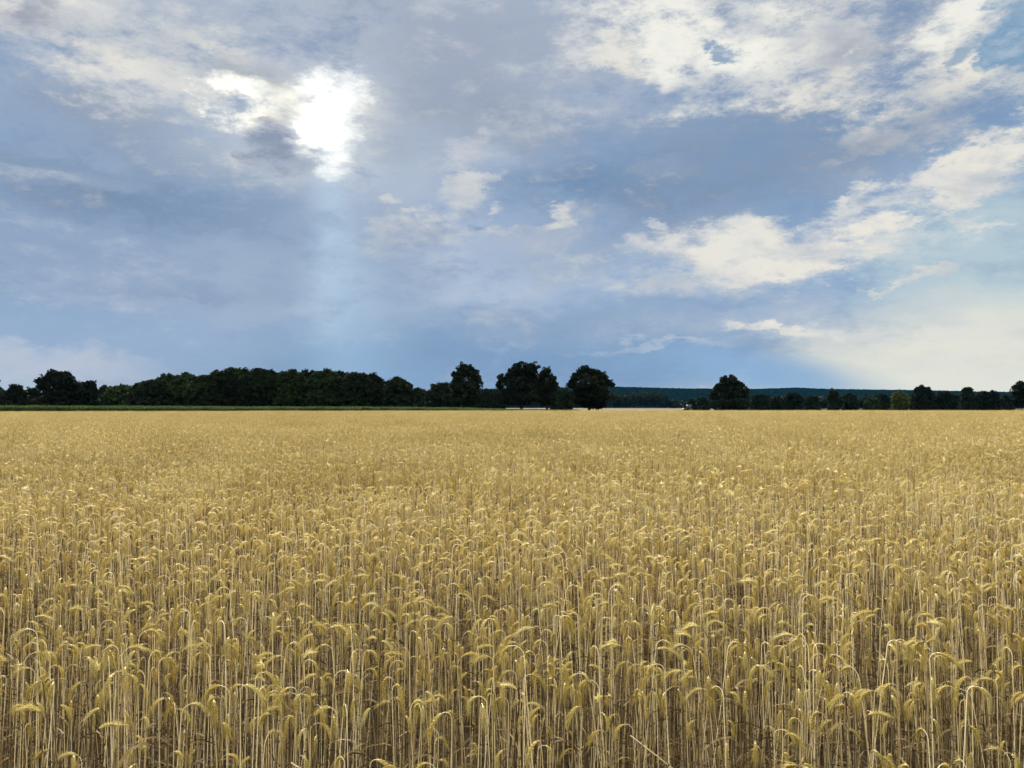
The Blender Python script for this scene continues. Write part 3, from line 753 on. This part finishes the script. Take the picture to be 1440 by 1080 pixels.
forest('far_hedgerow', 'far dark wood belt under the hill behind the right hand trees', 700, [(968, 566), (975, 561), (1000, 560), (1060, 556), (1100, 555), (1150, 557), (1200, 556), (1300, 554), (1380, 556), (1460, 556)], 6)

# the wooded ridge
def hill():
    xs = np.arange(-900, 4200, 14.0); ys = np.linspace(2500, 3500, 42); rg = np.random.default_rng(3)
    prof = [(-4000, 30), (500, 50), (590, 60), (720, 70), (860, 76), (960, 69), (1060, 67), (1120, 72), (1160, 67), (1300, 62), (1440, 54), (1700, 46), (3000, 20)]
    px = 720 + xs / 3000 * FPX; h = np.interp(px, [p[0] for p in prof], [p[1] for p in prof])
    X, Y = np.meshgrid(xs, ys); u = np.clip((ys - 2500) / 500, 0, 1); u = u * u * (3 - 2 * u)
    Z = u[:, None] * h[None, :] + rg.normal(0, 1.6, X.shape) * u[:, None] - .5
    V = np.stack([X + rg.normal(0, 4, X.shape), Y + rg.normal(0, 4, X.shape), Z], -1).reshape(-1, 3); nx = len(xs); ny = len(ys)
    i = (np.arange(ny - 1)[:, None] * nx + np.arange(nx - 1)[None, :]).ravel()
    tag(obj('hills', mesh('hills', V, [np.stack([i, i + 1, i + nx + 1, i + nx], 1)], rg.uniform(.2, .8, len(V)), mats=(M_HILL,))), kind='structure')
    # the forest that covers it: thousands of little crowns, one mass
    n = 30000; x = rg.uniform(-900, 3000, n); y = rg.uniform(2560, 3100, n); u = np.clip((y - 2500) / 500, 0, 1); u = u * u * (3 - 2 * u)
    z = np.interp(720 + x / 3000 * FPX, [p[0] for p in prof], [p[1] for p in prof]) * u - 6
    H = rg.uniform(9, 13, n); rr = rg.uniform(4.5, 8, n); an = np.arange(5) * 2 * math.pi / 5
    ring = lambda f, h: np.stack([x[:, None] + np.cos(an + .5)[None] * rr[:, None] * f, y[:, None] + np.sin(an + .5)[None] * rr[:, None] * f, (z + H * h)[:, None] + 0 * an[None]], -1)
    V = np.concatenate([ring(.9, 0), ring(1.0, .5), ring(.55, .88), np.stack([x, y, z + H], -1)[:, None]], 1); b = (np.arange(n) * 16)[:, None]
    j = np.arange(5); k = (j + 1) % 5; Q = [np.stack([b + o + j, b + o + k, b + o + 5 + k, b + o + 5 + j], -1).reshape(-1, 4) for o in (0, 5)]
    T = np.stack([b + 10 + j, b + 10 + k, b + 15 + 0 * j], -1).reshape(-1, 3)
    tag(obj('hill_forest', mesh('hill_forest', V.reshape(-1, 3), Q + [T], np.repeat(rg.uniform(.1, .9, n), 16), mats=(M_HILL,))), 'continuous dark blue forest covering the long low ridge on the horizon', 'forest', kind='stuff')
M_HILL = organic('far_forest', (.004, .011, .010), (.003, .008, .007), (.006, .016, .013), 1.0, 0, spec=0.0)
hill()

# ------------------------------------------------------------------ green crop strip between the ripe field and the wood
M_GREEN = organic('green_blades', (.042, .075, .012), (.022, .040, .008), (.07, .11, .024), .95, .10, big=.5, bigcol=(.035, .07, .016), spec=.03)
def green_patch(rg):
    P = MB()
    for i in range(130):
        x, y = rg.uniform(-1.02, 1.02, 2); H = rg.normal(1, .10); b = np.array([x, y, 0]); tn = rg.uniform(.2, .8)
        V, F = tube([b, b + [0, 0, H * .95]], [.018, .008], 3, cap=False); P.add(V, F, tn)
        for j in range(6):
            a_ = rg.uniform(0, 6.28); z = H * rg.uniform(.35, .95); d = np.array([math.cos(a_), math.sin(a_), 0]); sdv = np.array([-math.sin(a_), math.cos(a_), 0]) * .04
            p0 = b + [0, 0, z]; p1 = p0 + d * .2 + [0, 0, .14]; p2 = p0 + d * .42 + [0, 0, rg.uniform(-.05, .12)]
            P.add([p0 - sdv * .6, p0 + sdv * .6, p1 + sdv, p1 - sdv, p2], [np.array([(0, 1, 2, 3)]), np.array([(3, 2, 4)])], tn)
    return P.mesh('green_patch', (M_GREEN,))
gp = [green_patch(rng) for _ in range(4)]
P = []; Ro = []; Sc = []; I = []
for y in np.arange(140, 240, 2.0):
    for x in np.arange(-230, 34, 2.0):
        px = 720 + x / y * FPX
        if px < -160 or px > 815: continue
        top = np.interp(px, [0, 500, 640, 700, 760, 812], [572.6, 573.8, 574.4, 576.0, 576.7, 577.2])
        fe = 153 + np.interp(px, [0, 700, 820], [0, 42, 50])
        if y < fe or y > fe + 26: continue
        P.append((x, y, 0)); Ro.append((0, 0, rng.integers(0, 4) * math.pi / 2)); I.append(rng.integers(0, 4))
        Sc.append((1, 1, max(.5, wz(top, fe + 6) * rng.normal(.98, .04) * .96)))
gc = instancer('green_crop', gp, P, Ro, Sc, I, (M_GREEN,))
tag(gc, 'strip of tall green crop between the golden field and the wood', 'green crop', kind='stuff')

# ------------------------------------------------------------------ pasture fence under the free-standing trees
M_POST = organic('weathered_post', (.10, .08, .06), (.05, .04, .03), (.16, .13, .10), .9, 0)
fence = bpy.data.objects.new('wooden_fence', None); COL.objects.link(fence); fence.location = (wx(690, 221), 221, 0)
tag(fence, 'low pasture fence of dark posts and wires running under the free-standing trees', 'fence')
pm = MB(); V, F = tube([(0, 0, 0), (0, 0, .7), (.01, 0, 1.50)], [.075, .075, .06], 6); pm.add(V, F, .4); pmesh = pm.mesh('post', (M_POST,), smooth=False)
for i in range(13): obj('post', pmesh, fence, (i * 2.6 + rng.normal(0, .1), rng.normal(0, .05), 0), rng.uniform(0, 3))
for z in (.6, 1.0, 1.38):
    wm = MB(); V, F = tube([(0, .07, z), (15.6, .07, z - .02), (31.2, .07, z)], .006, 4); wm.add(V, F, .5); obj('wire', wm.mesh('wire', (M_POST,)), fence)

# ------------------------------------------------------------------ farm tractor on the stubble
def paint(name, col, rough=.4, metal=0):
    def fn(nt, L, pb):
        ge = nt.nodes.new('ShaderNodeNewGeometry'); no = nt.nodes.new('ShaderNodeTexNoise'); L.new(ge.outputs['Position'], no.inputs['Vector']); no.inputs['Scale'].default_value = 4
        mx = nt.nodes.new('ShaderNodeMix'); mx.data_type = 'RGBA'; L.new(no.outputs['Fac'], mx.inputs[0]); mx.inputs[6].default_value = (*col, 1); mx.inputs[7].default_value = (*[c * .7 for c in col], 1)
        L.new(mx.outputs[2], pb.inputs['Base Color']); pb.inputs['Roughness'].default_value = rough; pb.inputs['Metallic'].default_value = metal
    return simple(name, fn)
M_DARK = paint('dark_green_paint', (.02, .035, .03)); M_PALE = paint('pale_roof_paint', (.30, .31, .32)); M_TYRE = paint('tyre_rubber', (.02, .02, .02), .9); M_RIM = paint('wheel_rim', (.5, .5, .48)); M_GLASS = paint('cab_glass', (.06, .08, .09), .06)
def prism(prof, y0, y1):
    n = len(prof); V = [(x, y0, z) for x, z in prof] + [(x, y1, z) for x, z in prof]
    F = [(i, (i + 1) % n, n + (i + 1) % n, n + i) for i in range(n)]; c0 = len(V); cx = sum(p[0] for p in prof) / n; cz = sum(p[1] for p in prof) / n
    V += [(cx, y0, cz), (cx, y1, cz)]; T = [((i + 1) % n, i, c0) for i in range(n)] + [(n + i, n + (i + 1) % n, c0 + 1) for i in range(n)]
    return V, [np.array(F), np.array(T)]
def single(name, VF, m, parent, loc=(0, 0, 0), smooth=False):
    b = MB()
    for V, F in (VF if isinstance(VF, list) else [VF]): b.add(V, F, .5)
    return obj(name, b.mesh(name, (m,), smooth), parent, loc)
def wheel(parent, x, y, r, w):
    an = np.linspace(0, 2 * math.pi, 25)[:-1]
    def ring(rr, yy): return np.stack([rr * np.cos(an), np.full(24, yy), rr * np.sin(an)], 1)
    prof = [(.55 * r, -w / 2), (.9 * r, -w / 2), (r, -w * .35), (r, w * .35), (.9 * r, w / 2), (.55 * r, w / 2)]
    V = np.vstack([ring(a_, b_) for a_, b_ in prof]); F = []; k = len(prof)
    for q in range(k):
        for j in range(24): F.append((q * 24 + j, q * 24 + (j + 1) % 24, ((q + 1) % k) * 24 + (j + 1) % 24, ((q + 1) % k) * 24 + j))
    wo = bpy.data.objects.new('wheel', None); COL.objects.link(wo); wo.parent = parent; wo.location = (x, y, r)
    lugs = []
    for j in range(20):
        a_ = j * 2 * math.pi / 20; bx = box(-.03, .03, -w * .5, w * .5, r * .985, r * 1.04); v = bx[0].copy(); v = np.stack([v[:, 0] * math.cos(a_) + v[:, 2] * math.sin(a_), v[:, 1], -v[:, 0] * math.sin(a_) + v[:, 2] * math.cos(a_)], 1); lugs.append((v, bx[1]))
    single('tyre', [(V, [np.array(F)])] + lugs, M_TYRE, wo)
    disc = prism([(.56 * r * math.cos(a_), .56 * r * math.sin(a_)) for a_ in an], -w * .3, w * .3); single('rim', disc, M_RIM, wo)
TD = 320.0
tr = bpy.data.objects.new('farm_tractor', None); COL.objects.link(tr); tr.location = (wx(967.5, TD), TD, 0); tr.rotation_euler[2] = R(12)
tag(tr, 'small dark tractor with pale cab roof on far stubble left of the solitary tree', 'tractor')
single('bonnet', prism([(-2.1, 1.0), (-2.15, 1.45), (-2.0, 1.68), (-.35, 1.78), (-.35, 1.0)], -.38, .38), M_DARK, tr)
single('chassis', [box(-1.9, 1.2, -.28, .28, .62, 1.0), box(-.4, 1.2, -.72, .72, 1.0, 1.32)], M_DARK, tr)
cab = single('cab', [box(-.34, -.26, -.72, -.64, 1.32, 2.78), box(-.34, -.26, .64, .72, 1.32, 2.78), box(1.02, 1.10, -.72, -.64, 1.32, 2.78), box(1.02, 1.10, .64, .72, 1.32, 2.78), box(.35, .42, -.72, -.66, 1.32, 2.78), box(.35, .42, .66, .72, 1.32, 2.78)], M_DARK, tr)
single('cab_roof', prism([(-.48, 2.78), (-.44, 2.93), (-.2, 3.0), (1.0, 3.0), (1.2, 2.92), (1.22, 2.78)], -.82, .82), M_PALE, tr)
for bx in (box(-.31, -.29, -.63, .63, 1.4, 2.76), box(1.05, 1.07, -.63, .63, 1.4, 2.76), box(-.24, .34, -.70, -.68, 1.4, 2.76), box(.43, 1.01, -.70, -.68, 1.4, 2.76), box(-.24, .34, .68, .70, 1.4, 2.76), box(.43, 1.01, .68, .70, 1.4, 2.76)): single('window', bx, M_GLASS, cab)
single('exhaust_pipe', tube([(-.7, .3, 1.7), (-.7, .3, 2.6), (-.75, .3, 2.72)], .05, 8), M_DARK, tr)
for yy in (-.98, .98): single('mudguard', prism([(.75 + .95 * math.cos(a_), .85 + .95 * math.sin(a_)) for a_ in np.linspace(.25, 2.9, 9)] + [(.75 + .89 * math.cos(a_), .85 + .89 * math.sin(a_)) for a_ in np.linspace(2.9, .25, 9)], yy - .26, yy + .26), M_DARK, tr)
for yy in (-.98, .98): wheel(tr, .75, yy, .84, .46)
for yy in (-.85, .85): wheel(tr, -1.55, yy, .56, .32)
for yy in (-.25, .25): single('headlight', box(-2.17, -2.13, yy - .08, yy + .08, 1.3, 1.44), M_PALE, tr)

# ------------------------------------------------------------------ a few broken straws leaning across the front rows
STRAW = [(.10, 2.42, .55, 38, 'broken straw leaning to the right low in the middle of the front rows'), (.52, 2.35, .80, 62, 'long broken straw lying steeply across the stems right of the middle'),
         (-.35, 2.5, .45, -52, 'broken straw slanting to the left among the front stems'), (.95, 2.6, .75, -48, 'thin broken straw slanting down to the right across the right hand stems'),
         (.40, 2.55, .7, 75, 'almost level broken straw resting between the stems near the bottom edge')]
for i, (x, y, L, an, lab) in enumerate(STRAW):
    o = bpy.data.objects.new('broken_straw', None); COL.objects.link(o); o.location = (x, y, .35 + .12 * i % .3)
    tag(o, lab, 'straw'); a_ = R(an); q = np.linspace(0, 1, 7)
    P3 = np.stack([L * q * math.sin(a_), .05 * q, L * q * math.cos(a_) - .05 * q * q], 1)
    V, F = tube(P3, .0020, 5); b = MB(); b.add(V, F, .75); obj('stem', b.mesh('stem', (M_STEM,)), o)
    b = MB(); dv = np.array([math.sin(a_), 0, math.cos(a_)]); p = P3[4]; sd_ = np.array([0, .004, 0]); e = p + dv * .06 + [0.03, .03, -.08]
    b.add([p - sd_, p + sd_, (p + e) / 2 + sd_ + [0, 0, .03], (p + e) / 2 - sd_ + [0, 0, .03], e], [np.array([(0, 1, 2, 3)]), np.array([(3, 2, 4)])], .6); obj('leaf', b.mesh('leaf', (M_LEAF,)), o)

# ------------------------------------------------------------------ thin blue air over the distance
HAZE = 1.0e-5
me = bpy.data.meshes.new('haze'); V, F = box(-5200, 5200, -700, 5400, -1.0, 110); me.from_pydata([tuple(v) for v in V], [], [tuple(int(i) for i in f) for f in F[0]])
hz = tag(obj('haze', me), 'thin blue haze over the distance', 'haze', kind='stuff')
hm = bpy.data.materials.new('haze'); hm.use_nodes = True; nt = hm.node_tree; nt.nodes.clear(); pv = nt.nodes.new('ShaderNodeVolumePrincipled'); ho = nt.nodes.new('ShaderNodeOutputMaterial')
pv.inputs['Density'].default_value = HAZE; pv.inputs['Color'].default_value = (.05, .42, 1, 1); pv.inputs['Anisotropy'].default_value = 0
nt.links.new(pv.outputs[0], ho.inputs['Volume']); me.materials.append(hm)
